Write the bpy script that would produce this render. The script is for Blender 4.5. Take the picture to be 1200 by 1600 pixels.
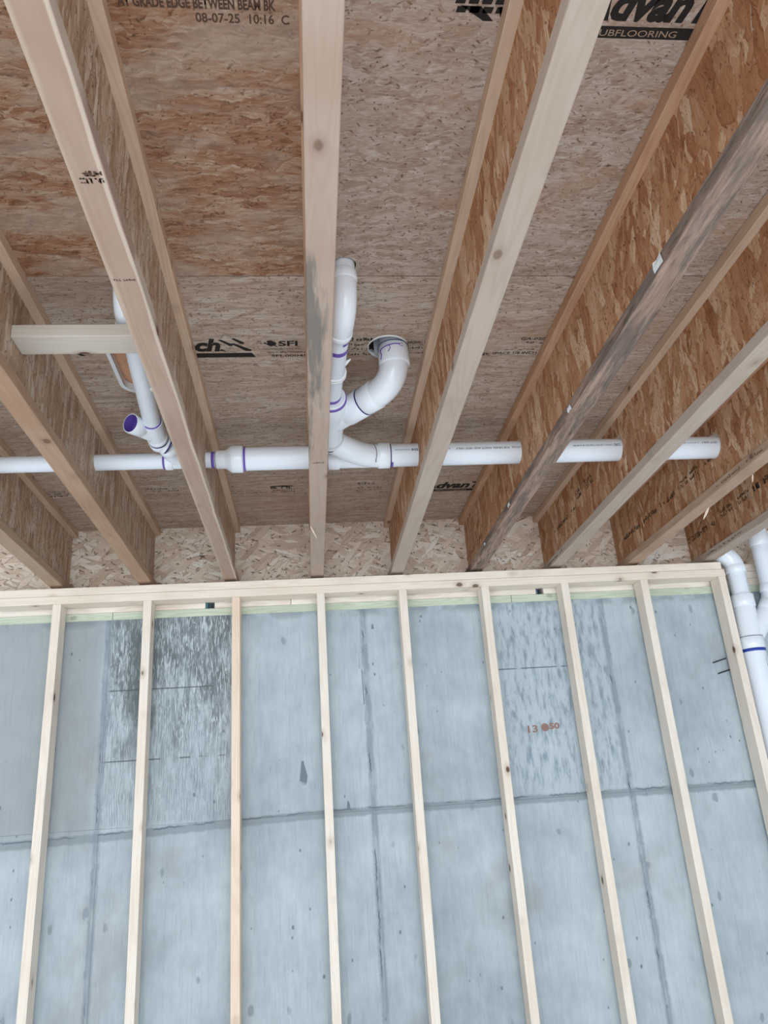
import bpy, bmesh, math, random
from mathutils import Vector, Matrix
from mathutils.geometry import tessellate_polygon
random.seed(7)
for o in list(bpy.data.objects): bpy.data.objects.remove(o)
SC = bpy.context.scene; COL = SC.collection
PI = math.pi; R = math.radians

# ---------------- camera, sky, daylight, exposure ----------------
cd = bpy.data.cameras.new('camera'); cam = bpy.data.objects.new('camera', cd); COL.objects.link(cam)
cam.location = (1.1898, -3.6661, -1.0836)
cam.rotation_euler = (R(111.0584), R(3.7932), R(-4.7414))
cd.sensor_fit = 'VERTICAL'; cd.sensor_height = 36.0; cd.lens = 1220.04 / 1600 * 36.0; cd.clip_start = .05
SC.camera = cam
W = bpy.data.worlds.new('world'); SC.world = W; W.use_nodes = True
bg = W.node_tree.nodes['Background']; bg.inputs[0].default_value = (.70, .86, 1, 1); bg.inputs[1].default_value = 1.1
SC.view_settings.view_transform = 'Standard'; SC.view_settings.look = 'None'; SC.view_settings.gamma = 1
SC.view_settings.use_curve_mapping = False; SC.view_settings.exposure = 0.05

def area(name, loc, rot, sx, sy, power, col):
    l = bpy.data.lights.new(name, 'AREA'); l.shape = 'RECTANGLE'; l.size = sx; l.size_y = sy; l.energy = power; l.color = col
    o = bpy.data.objects.new(name, l); COL.objects.link(o); o.location = loc; o.rotation_euler = [R(a) for a in rot]
    return o
# daylight coming in through the wide doorway behind the photographer and through a window to the left
area('doorway_daylight', (1.0, -7.0, -1.35), (84, 0, 0), 6.0, 2.3, 200, (.86, .94, 1))
area('window_daylight', (-3.6, -3.6, -1.2), (88, 0, -70), 1.6, 1.2, 30, (.84, .93, 1))
# low sun added for its bounce: it lights the slab behind the photographer, and the slab lights the joists
sun = bpy.data.lights.new('sun', 'SUN'); sun.energy = 7.5; sun.angle = R(1.5); sun.color = (.95, .98, 1)
so = bpy.data.objects.new('sun', sun); COL.objects.link(so); so.rotation_euler = (R(65), 0, R(6))

# ---------------- helpers ----------------
def tag(o, label=None, cat=None, group=None, kind=None):
    if label: o['label'] = label
    if cat: o['category'] = cat
    if group: o['group'] = group
    if kind: o['kind'] = kind
    return o
def empty(name, loc, label=None, cat=None, group=None):
    o = bpy.data.objects.new(name, None); COL.objects.link(o); o.location = loc; o.empty_display_size = .05
    return tag(o, label, cat, group)
def link(name, me, mats, parent=None, smooth=False, loc=None):
    o = bpy.data.objects.new(name, me); COL.objects.link(o)
    for m in (mats if isinstance(mats, (list, tuple)) else [mats]): me.materials.append(m)
    if smooth:
        for p in me.polygons: p.use_smooth = True
    if parent is not None:
        o.parent = parent; o.matrix_parent_inverse = Matrix.Translation(-Vector(world_loc(parent)))
    if loc is not None: o.location = loc
    return o
def world_loc(o):
    v = Vector(o.location)
    if o.parent is not None: v = Vector((0, 0, 0)) + v if o.type != 'EMPTY' else v
    return v
def from_bm(bm, name):
    me = bpy.data.meshes.new(name); bm.to_mesh(me); bm.free(); return me
def box_me(name, a, b, bevel=.0015, seg=1, bm=None):
    """box between corners a and b, edges eased"""
    bm = bm or bmesh.new()
    r = bmesh.ops.create_cube(bm, size=1)
    s = [abs(b[i] - a[i]) for i in range(3)]; c = [(a[i] + b[i]) / 2 for i in range(3)]
    for v in r['verts']: v.co = Vector((v.co.x * s[0] + c[0], v.co.y * s[1] + c[1], v.co.z * s[2] + c[2]))
    if bevel:
        es = list({e for v in r['verts'] for e in v.link_edges})
        bmesh.ops.bevel(bm, geom=es, offset=bevel, segments=seg, profile=.5, affect='EDGES')
    return bm
def box(name, a, b, mat, parent=None, bevel=.0015, seg=1, centre=False):
    """centre=True puts the object's origin at the box (so that grain differs from board to board)"""
    o = link(name, from_bm(box_me(name, a, b, bevel, seg), name), mat, parent)
    return o
def plate(name, outer, holes, d0, d1, axis, mats, parent=None):
    """flat sheet with holes; outline in the two other axes; axis 2: (x,y) d=z ; axis 0: (y,z) d=x"""
    def P(p, d):
        return (p[0], p[1], d) if axis == 2 else (d, p[0], p[1])
    polys = [outer] + holes
    tris = tessellate_polygon([[Vector((p[0], p[1], 0)) for p in pl] for pl in polys])
    flat = [p for pl in polys for p in pl]
    n = len(flat)
    vs = [P(p, d0) for p in flat] + [P(p, d1) for p in flat]
    fs = [tuple(t) for t in tris] + [tuple(n + i for i in reversed(t)) for t in tris]
    k = 0
    for pl in polys:
        m = len(pl)
        for i in range(m):
            a, b = k + i, k + (i + 1) % m
            fs.append((a, b, n + b, n + a))
        k += m
    me = bpy.data.meshes.new(name); me.from_pydata(vs, [], fs); me.update()
    bm = bmesh.new(); bm.from_mesh(me); bmesh.ops.recalc_face_normals(bm, faces=bm.faces); bm.to_mesh(me); bm.free()
    return link(name, me, mats, parent)
def circle(cx, cy, r, n=40): return [(cx + r * math.cos(2 * PI * i / n), cy + r * math.sin(2 * PI * i / n)) for i in range(n)]
def frames(pts):
    P = [Vector(p) for p in pts]; T = []
    for i in range(len(P)):
        t = (P[min(i + 1, len(P) - 1)] - P[max(i - 1, 0)]); T.append(t.normalized())
    up = Vector((0, 0, 1)) if abs(T[0].z) < .9 else Vector((0, 1, 0))
    n = (up - T[0] * up.dot(T[0])).normalized(); N = []
    for t in T:
        n = (n - t * n.dot(t)).normalized(); N.append(n)
    return P, T, N
def sweep(bm, pts, rad, seg=36, caps=(True, True), arc=(0, 2 * PI)):
    P, T, N = frames(pts); full = abs(arc[1] - arc[0] - 2 * PI) < 1e-6
    if not isinstance(rad, (list, tuple)): rad = [rad] * len(P)
    m = seg if full else seg + 1; rings = []
    for p, t, n, r in zip(P, T, N, rad):
        b = t.cross(n); rg = []
        for i in range(m):
            a = arc[0] + (arc[1] - arc[0]) * i / seg
            rg.append(bm.verts.new(p + (n * math.cos(a) + b * math.sin(a)) * r))
        rings.append(rg)
    for r0, r1 in zip(rings, rings[1:]):
        for i in range(m if full else m - 1):
            f = bm.faces.new((r0[i], r0[(i + 1) % m], r1[(i + 1) % m], r1[i])); f.smooth = True
    if full and caps[0]: bm.faces.new([bm.verts.new(v.co) for v in reversed(rings[0])])
    if full and caps[1]: bm.faces.new([bm.verts.new(v.co) for v in rings[-1]])
    return rings
def arc_path(pts, rnd, n=10):
    """polyline with its corners rounded (quadratic)"""
    P = [Vector(p) for p in pts]; out = [P[0]]
    for i in range(1, len(P) - 1):
        a, c, b = P[i - 1], P[i], P[i + 1]
        k_ = .98 if len(P) == 3 else .499; r = min(rnd, (a - c).length * k_, (b - c).length * k_)
        s = c + (a - c).normalized() * r; e = c + (b - c).normalized() * r
        for k in range(n + 1):
            t = k / n; out.append(s * (1 - t) ** 2 + c * 2 * t * (1 - t) + e * t * t)
    out.append(P[-1]); return out
def hub_prof(a, b, r, lip=.0035):
    """points and radii of a socket from a to b with rounded lips"""
    a, b = Vector(a), Vector(b); L = (b - a).length; d = (b - a) / L; f = .0025
    return [a, a + d * .0004, a + d * f, b - d * f, b - d * .0004, b], [r - lip, r - f * .6, r, r, r - f * .6, r - lip]
def lerp(a, b, t): return Vector(a) * (1 - t) + Vector(b) * t

# ---------------- node helpers ----------------
class NT:
    def __init__(s, name):
        s.m = bpy.data.materials.new(name); s.m.use_nodes = True; s.t = s.m.node_tree
        s.b = s.t.nodes['Principled BSDF']; s.co = None
    def n(s, typ, ins=None, **pr):
        nd = s.t.nodes.new('ShaderNode' + typ)
        for k, v in pr.items(): setattr(nd, k, v)
        for k, v in (ins or {}).items(): s.set(nd.inputs[k], v)
        return nd
    def set(s, sock, v):
        if hasattr(v, 'is_output') or isinstance(v, bpy.types.NodeSocket): s.t.links.new(v, sock)
        else: sock.default_value = v
    def m_(s, op, a, b=0.0, c=0.0, clamp=False):
        nd = s.t.nodes.new('ShaderNodeMath'); nd.operation = op; nd.use_clamp = clamp
        s.set(nd.inputs[0], a); s.set(nd.inputs[1], b)
        if op in ('MULTIPLY_ADD', 'COMPARE', 'SMOOTH_MIN'): s.set(nd.inputs[2], c)
        return nd.outputs[0]
    def ss(s, v, a, b, lo=0.0, hi=1.0):
        nd = s.n('MapRange', {0: v, 1: a, 2: b, 3: lo, 4: hi}, interpolation_type='SMOOTHSTEP'); return nd.outputs[0]
    def mix(s, f, a, b, mode='MIX'):
        nd = s.t.nodes.new('ShaderNodeMix'); nd.data_type = 'RGBA'; nd.blend_type = mode
        s.set(nd.inputs[0], f); s.set(nd.inputs[6], a); s.set(nd.inputs[7], b); return nd.outputs[2]
    def ramp(s, f, stops, interp='LINEAR'):
        nd = s.t.nodes.new('ShaderNodeValToRGB'); cr = nd.color_ramp; cr.interpolation = interp
        while len(cr.elements) < len(stops): cr.elements.new(.5)
        for e, (p, c) in zip(cr.elements, stops): e.position = p; e.color = (*c, 1) if len(c) == 3 else c
        s.set(nd.inputs[0], f); return nd.outputs[0]
    def coord(s): return s.n('TexCoord').outputs['Object']
    def vmul(s, v, k):
        nd = s.n('VectorMath', {0: v, 1: k}, operation='MULTIPLY'); return nd.outputs[0]
    def vadd(s, v, k):
        nd = s.n('VectorMath', {0: v, 1: k}, operation='ADD'); return nd.outputs[0]
    def noise(s, v, scale, detail=3, rough=.55, dist=0.0):
        return s.n('TexNoise', {'Vector': v, 'Scale': scale, 'Detail': detail, 'Roughness': rough, 'Distortion': dist}).outputs[0]
    def bump(s, h, st, dist=.002):
        nd = s.n('Bump', {'Height': h, 'Strength': st, 'Distance': dist}); s.t.links.new(nd.outputs[0], s.b.inputs['Normal'])
    def fin(s, col, rough=.8, spec=.3):
        s.set(s.b.inputs['Base Color'], col); s.set(s.b.inputs['Roughness'], rough); s.b.inputs['Specular IOR Level'].default_value = spec
        return s.m
def srgb(r, g, b):
    f = lambda c: (c / 255 / 12.92) if c / 255 <= .04045 else ((c / 255 + .055) / 1.055) ** 2.4
    return (f(r), f(g), f(b))
def plain(name, col, rough=.5, spec=.4, metal=0):
    t = NT(name); t.b.inputs['Metallic'].default_value = metal; return t.fin((*col, 1), rough, spec)

def osb(name, axes, L, Wd, layers, pal, rnd=True, speck=.5, speckcol=(92, 62, 42), grain=.35, bump=.5, patch=None, gap=.5, sp_sz=1.0, soft=.5, edge=.35, wob=.7):
    """pressed wood strands: stacked anisotropic cells, each layer turned by its own angle and lying over part of the one below.
    layers: list of (angle, share of the surface it covers)"""
    t = NT(name); co = t.coord()
    sep = t.n('SeparateXYZ', {0: co}).outputs
    v = t.n('CombineXYZ', {0: sep[axes[0]], 1: sep[axes[1]], 2: 0.0}).outputs[0]
    if rnd:
        r = t.n('ObjectInfo').outputs['Random']
        off = t.n('CombineXYZ', {0: t.m_('MULTIPLY', r, 37.3), 1: t.m_('MULTIPLY', r, 91.7), 2: 0.0}).outputs[0]
        v = t.vadd(v, off)
    wobn = t.n('TexNoise', {'Vector': v, 'Scale': 30.0, 'Detail': 4.0}, noise_dimensions='2D').outputs[1]
    wv = t.n('VectorMath', {0: wobn, 1: (-.5, -.5, 0)}, operation='ADD').outputs[0]
    v2 = t.vadd(v, t.vmul(wv, (Wd * 1.6 * wob, Wd * 1.6 * wob, 0)))
    tone = None; hgt = None; dk = None
    for i, (ang, cov) in enumerate(layers):
        rot = t.n('VectorRotate', {'Vector': v2, 'Angle': ang}, rotation_type='Z_AXIS').outputs[0]
        k = 1.0 + .4 * math.sin(i * 2.1)
        sc = t.vadd(t.vmul(rot, (1 / (L * k), 1 / (Wd * k), 0)), (i * 17.3, i * 9.1, 0))
        vo = t.n('TexVoronoi', {'Vector': sc, 'Scale': 1.0}, voronoi_dimensions='2D', feature='F1')
        cs = t.n('SeparateColor', {0: vo.outputs['Color']}).outputs
        g = t.n('TexNoise', {'Vector': t.vmul(rot, (1 / (L * .8), 1 / (Wd * .16), 0)), 'Scale': 1.0, 'Detail': 3.0}, noise_dimensions='2D').outputs[0]
        tn = t.m_('ADD', cs[0], t.m_('MULTIPLY', t.m_('SUBTRACT', g, .5), grain * 2.6))
        ed = t.n('TexVoronoi', {'Vector': sc, 'Scale': 1.0}, voronoi_dimensions='2D', feature='DISTANCE_TO_EDGE').outputs[0]
        dark = t.m_('MULTIPLY', t.ss(ed, .0, .07, 1, 0), t.m_('GREATER_THAN', cs[2], 1 - gap * .45))
        h = t.m_('ADD', t.m_('MULTIPLY', cs[1], .6), t.m_('MULTIPLY', t.ss(ed, 0, .15), .4))
        if tone is None: tone, hgt, dk = tn, h, dark
        else:
            mk = t.m_('GREATER_THAN', cs[1], 1 - cov)
            tone = t.n('Mix', {0: mk, 2: tone, 3: tn}).outputs[0]; dk = t.n('Mix', {0: mk, 2: dk, 3: dark}).outputs[0]
            hgt = t.n('Mix', {0: mk, 2: hgt, 3: t.m_('ADD', h, .25)}).outputs[0]
    # strands overlap in thin translucent plies, so their tones partly blend into a streaky field
    st = t.n('TexNoise', {'Vector': t.vmul(v2, (1 / (L * .55), 1 / (Wd * .40), 0)), 'Scale': 1.0, 'Detail': 6.0, 'Roughness': .62, 'Distortion': .3}, noise_dimensions='2D').outputs[0]
    st = t.ss(st, .25, .75)
    tone = t.n('Mix', {0: soft, 2: tone, 3: st}).outputs[0]
    col = t.ramp(tone, pal)
    sk = (*srgb(*speckcol), 1)
    col = t.mix(t.m_('MULTIPLY', dk, edge), col, sk)
    for i, a in enumerate((0.35, -.7, .05, 1.2)):      # dark slivers between the strands
        rot = t.n('VectorRotate', {'Vector': v2, 'Angle': a + layers[0][0]}, rotation_type='Z_AXIS').outputs[0]
        sc = t.vadd(t.vmul(rot, (1 / ((.034 - .007 * i) * sp_sz), 1 / (.0075 * sp_sz), 0)), (i * 31.3, 5.1, 0))
        vo = t.n('TexVoronoi', {'Vector': sc, 'Scale': 1.0}, voronoi_dimensions='2D', feature='F1')
        cs = t.n('SeparateColor', {0: vo.outputs['Color']}).outputs
        mk = t.m_('MULTIPLY', t.m_('GREATER_THAN', cs[0], 1 - .055 * speck), t.ss(vo.outputs['Distance'], .12, .36, 1, 0))
        col = t.mix(t.m_('MULTIPLY', mk, .75), col, sk)
    dots = t.n('TexVoronoi', {'Vector': v, 'Scale': 90.0}, voronoi_dimensions='2D', feature='F1'); dc = t.n('SeparateColor', {0: dots.outputs['Color']}).outputs
    col = t.mix(t.m_('MULTIPLY', t.ss(dots.outputs['Distance'], .10, .24, .7, 0), t.m_('GREATER_THAN', dc[0], .90)), col, sk)
    col = t.mix(t.m_('MULTIPLY', t.ss(dots.outputs['Distance'], .10, .34, .35, 0), t.m_('LESS_THAN', dc[0], .05)), col, (*[min(1, c * 1.15) for c in pal[-1][1]], 1))
    if patch:   # slow drift of colour over the sheet
        n1 = t.noise(t.vmul(co, patch[0]), 1.0, 5, .65)
        col = t.mix(t.ss(n1, patch[1], patch[2], 0, .7), col, t.mix(.6, col, (*srgb(*patch[3]), 1)))
    t.bump(hgt, bump, .0012)
    return t.fin(col, .62, .25)

def lumber(name, axis, base, dark, light=None, knots=1.0, ring=1.0, stain=None, streak=.35, rough=.7, knotcol=(96, 62, 44)):
    """sawn softwood, grain along the given axis"""
    t = NT(name); co = t.coord()
    r = t.n('ObjectInfo').outputs['Random']
    off = t.n('CombineXYZ', {0: t.m_('MULTIPLY', r, 13.7), 1: t.m_('MULTIPLY', r, 29.1), 2: t.m_('MULTIPLY', r, 47.9)}).outputs[0]
    v = t.vadd(co, off)
    sc = [14, 14, 14]; sc[axis] = .9
    w = t.noise(t.vmul(v, tuple(sc)), 1.0, 2, .5)
    sc2 = [170, 170, 170]; sc2[axis] = 3.5
    fine = t.noise(t.vmul(v, tuple(sc2)), 1.0, 3, .6)
    rings = t.m_('SINE', t.m_('MULTIPLY', w, 75.0 * ring))
    tone = t.m_('ADD', t.m_('MULTIPLY', rings, .20 + .14 * (ring > 1.2)), t.m_('ADD', t.m_('MULTIPLY', w, .5), t.m_('MULTIPLY', fine, .45)))
    c0 = srgb(*base); c1 = srgb(*dark); c2 = srgb(*(light or [min(255, c + 14) for c in base]))
    col = t.ramp(tone, [(.12, c1), (.42, c0), (.85, c2)])
    col = t.mix(streak, (*c0, 1), col)
    big = t.noise(t.vmul(v, (3, 3, 3)), 1.0, 2)
    col = t.mix(t.ss(big, .42, .72, 0, .35), col, (*c1, 1))
    if knots:
        sk = [8.5, 8.5, 8.5]; sk[axis] = 5.5
        vo = t.n('TexVoronoi', {'Vector': t.vmul(v, tuple(sk)), 'Scale': 1.0}, feature='F1')
        d = t.m_('ADD', vo.outputs['Distance'], t.m_('MULTIPLY', t.m_('SUBTRACT', fine, .5), .05))
        halo = t.ss(d, .08, .24, .45 * knots, 0); core = t.ss(d, .065, .11, .95 * knots, 0)
        col = t.mix(halo, col, (*srgb(*[int(c * .82) for c in dark]), 1)); col = t.mix(core, col, (*srgb(*knotcol), 1))
    if stain: col = stain(t, co, v, col)
    t.bump(t.m_('ADD', fine, t.m_('MULTIPLY', rings, .2)), .25, .0008)
    return t.fin(col, rough, .25)

# ---------------- materials ----------------
def pal(*cs): return [(p, srgb(*c)) for p, c in cs]
M_SUB_RED = osb('subfloor_strands_reddish', (0, 1), .075, .017, [(.06, 1), (-.22, .55), (.18, .5), (.7, .18), (-.03, .35)],
    pal((.0, (116, 78, 54)), (.25, (144, 100, 74)), (.5, (162, 122, 96)), (.75, (176, 144, 120)), (1, (194, 172, 154))), rnd=False, speck=.9,
    patch=((1.8, 5, 1), .46, .60, (190, 178, 164)), bump=.3, soft=.5, grain=.25)
M_SUB_GREY = osb('subfloor_strands_greyish', (0, 1), .045, .012, [(.03, 1), (-.3, .55), (.25, .5), (.9, .2), (-.03, .4)],
    pal((.0, (142, 118, 102)), (.25, (164, 142, 126)), (.5, (178, 158, 144)), (.75, (190, 174, 162)), (1, (204, 194, 184))), rnd=False, speck=.75,
    patch=((2.4, 5, 1), .50, .66, (180, 140, 116)), bump=.3, soft=.5, grain=.25)
M_SUB_BACK = osb('subfloor_strands_brown', (0, 1), .10, .012, [(.02, 1), (-.10, .6), (.12, .45), (.45, .1), (.02, .5)],
    pal((.0, (142, 118, 100)), (.25, (168, 146, 128)), (.5, (184, 164, 148)), (.75, (198, 182, 168)), (1, (212, 202, 192))), rnd=False, speck=1.0,
    patch=((1.4, 4, 1), .48, .66, (170, 136, 112)), bump=.3, soft=.55, grain=.3)
M_WEB = osb('web_strands', (2, 1), .10, .026, [(.08, 1), (-.25, .6), (.25, .5), (.8, .2), (-.05, .4)],
    pal((.0, (138, 86, 56)), (.2, (170, 118, 82)), (.5, (190, 144, 108)), (.75, (206, 168, 134)), (1, (226, 200, 172))), speck=.9,
    patch=((1, 2, 4), .52, .7, (160, 104, 68)), gap=.8, soft=.25, grain=.22, edge=.5, speckcol=(100, 58, 36), wob=.5)
M_WEB_PALE = osb('web_strands_pale', (2, 1), .10, .015, [(.05, 1), (-.15, .6), (.14, .5), (.5, .12), (-.03, .4)],
    pal((.0, (136, 108, 86)), (.25, (168, 138, 114)), (.5, (188, 162, 138)), (.75, (202, 182, 162)), (1, (220, 208, 194))), speck=1.2,
    patch=((1, 2, 4), .52, .7, (156, 120, 92)), gap=.9, soft=.35, grain=.25, edge=.5)
M_RIM = osb('rim_board_strands', (0, 2), .14, .026, [(.1, 1), (.65, .6), (-.5, .55), (1.25, .35), (-.15, .5), (.35, .4), (-.8, .3)],
    pal((.0, (196, 170, 148)), (.3, (218, 198, 178)), (.6, (230, 213, 196)), (.85, (238, 226, 212)), (1, (246, 240, 232))), rnd=False, speck=1.0,
    bump=.7, gap=.8, sp_sz=1.9, soft=.15, edge=.7, grain=.16, speckcol=(98, 72, 54), wob=.25)

M_PLATE = lumber('plate_lumber', 0, (238, 224, 208), (216, 192, 170), knots=.9)
M_STUD = lumber('stud_lumber', 2, (238, 226, 212), (218, 198, 178), knots=1.0)
M_STUD_PINK = lumber('stud_lumber_pinkish', 2, (238, 216, 196), (214, 180, 150), knots=1.0)
M_SILL = lumber('sill_lumber', 0, (236, 226, 214), (196, 164, 136), knots=.8)
M_GREEN = lumber('treated_lumber', 0, (198, 205, 184), (164, 174, 150), light=(216, 220, 202), knots=.3, ring=1.6)
M_BLOCK = lumber('blocking_lumber', 0, (203, 193, 182), (177, 161, 142), knots=1.0)
M_TAN = lumber('flange_lumber_tan', 1, (178, 152, 129), (152, 124, 100), knots=.8)
M_TAN_DK = lumber('flange_lumber_brown', 1, (173, 142, 118), (146, 111, 86), knots=.7)
def stripes(t, co, v, col):      # cream band along one edge
    s = t.n('SeparateXYZ', {0: co}).outputs
    n = t.m_('MULTIPLY', t.noise(t.vmul(co, (1, 3, 1)), 1.0, 2), .018)
    x = t.m_('ADD', s[0], n)
    a = t.m_('MULTIPLY', t.ss(x, .853, .857), t.ss(x, .862, .864, 1, 0))
    col = t.mix(t.m_('MULTIPLY', a, .55), col, (*srgb(214, 200, 180), 1))
    b = t.ss(x, .803, .812, 1, 0)
    return t.mix(t.m_('MULTIPLY', b, .45), col, (*srgb(198, 182, 162), 1))
M_PINK = lumber('flange_lumber_pink', 1, (170, 145, 128), (156, 126, 109), knots=.9, stain=stripes)
def bluestain(t, co, v, col):    # blue-grey sap stain down one side of the board
    s = t.n('SeparateXYZ', {0: co}).outputs
    n = t.noise(t.vmul(co, (30, 3.2, 30)), 1.0, 4, .65)
    n2 = t.noise(t.vmul(co, (1, 1.7, 1)), 1.0, 2, .5)
    m = t.m_('MULTIPLY', t.ss(n, .42, .60), t.ss(s[1], -2.36, -2.30, 0, 1))
    m = t.m_('MULTIPLY', m, t.ss(s[1], -1.42, -1.28, 1, 0))
    m = t.m_('MULTIPLY', m, t.ss(t.m_('ADD', s[0], t.m_('MULTIPLY', n2, .03)), 1.256, 1.282, 1, 0))
    return t.mix(t.m_('MULTIPLY', m, .85), col, (*srgb(112, 106, 100), 1))
M_GRAIN = lumber('flange_lumber_stained', 1, (178, 157, 142), (156, 124, 100), light=(186, 169, 159), knots=.6, ring=1.3, streak=.1, stain=bluestain)
M_CREAM = lumber('flange_lumber_cream', 1, (180, 163, 149), (163, 141, 123), knots=.6)
M_REDDISH = lumber('flange_lumber_reddish', 1, (179, 151, 129), (146, 107, 85), knots=.8)
def weather(t, co, v, col):      # grey weathering and dirt in long streaks
    n = t.noise(t.vmul(co, (36, 4, 36)), 1.0, 5, .7)
    n2 = t.noise(t.vmul(co, (70, 7, 70)), 1.0, 4, .7)
    col = t.mix(t.ss(n, .42, .60, 0, .72), col, (*srgb(92, 84, 80), 1))
    return t.mix(t.ss(n2, .56, .68, 0, .55), col, (*srgb(58, 46, 42), 1))
M_GREYED = lumber('flange_lumber_weathered', 1, (158, 132, 116), (112, 88, 76), light=(180, 156, 138), knots=.3, ring=1.4, stain=weather, rough=.85)
M_TOPFL = lumber('top_flange_lumber', 1, (200, 160, 130), (160, 114, 86), knots=.8, light=(212, 178, 150))
M_TOPFL_PALE = lumber('top_flange_lumber_pale', 1, (210, 182, 158), (180, 148, 124), knots=.8)
M_FRAME = lumber('upper_framing_lumber', 2, (222, 172, 140), (190, 132, 100), knots=.3)
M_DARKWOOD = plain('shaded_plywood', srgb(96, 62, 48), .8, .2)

M_PVC = plain('white_pvc', srgb(238, 243, 250), .12, .5)
M_PVC_MATT = plain('white_pvc_pipe', srgb(234, 240, 248), .38, .45)
M_WHITE = plain('white_plastic', srgb(240, 242, 244), .3, .5)
M_PURPLE = plain('purple_primer', srgb(112, 84, 176), .4, .4)
M_NAVY = plain('dark_blue_primer', srgb(52, 50, 110), .4, .4)
M_BLUE = plain('blue_ink', srgb(40, 66, 160), .4, .4)
M_INK = plain('black_ink', srgb(44, 40, 38), .8, .2)
M_INK_SOFT = plain('faded_black_ink', srgb(92, 72, 60), .8, .2)
M_INK_GREY = plain('grey_pipe_ink', srgb(74, 82, 92), .6, .3)
M_TAUPE = plain('bare_board_lettering', srgb(172, 146, 124), .8, .2)
M_REDMARK = plain('red_crayon', srgb(150, 118, 110), .8, .2)
M_STEEL = plain('galvanised_steel', srgb(96, 112, 124), .45, .5, .6)
M_TEAL = plain('teal_anchor_paint', srgb(70, 120, 128), .5, .4)
M_ROD = plain('dark_steel_rod', srgb(58, 62, 68), .6, .4, .3)
M_PAPER = plain('torn_paper', srgb(220, 222, 220), .8, .2)
M_SPLINTER = plain('pale_splinter', srgb(236, 216, 190), .7, .2)

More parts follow.
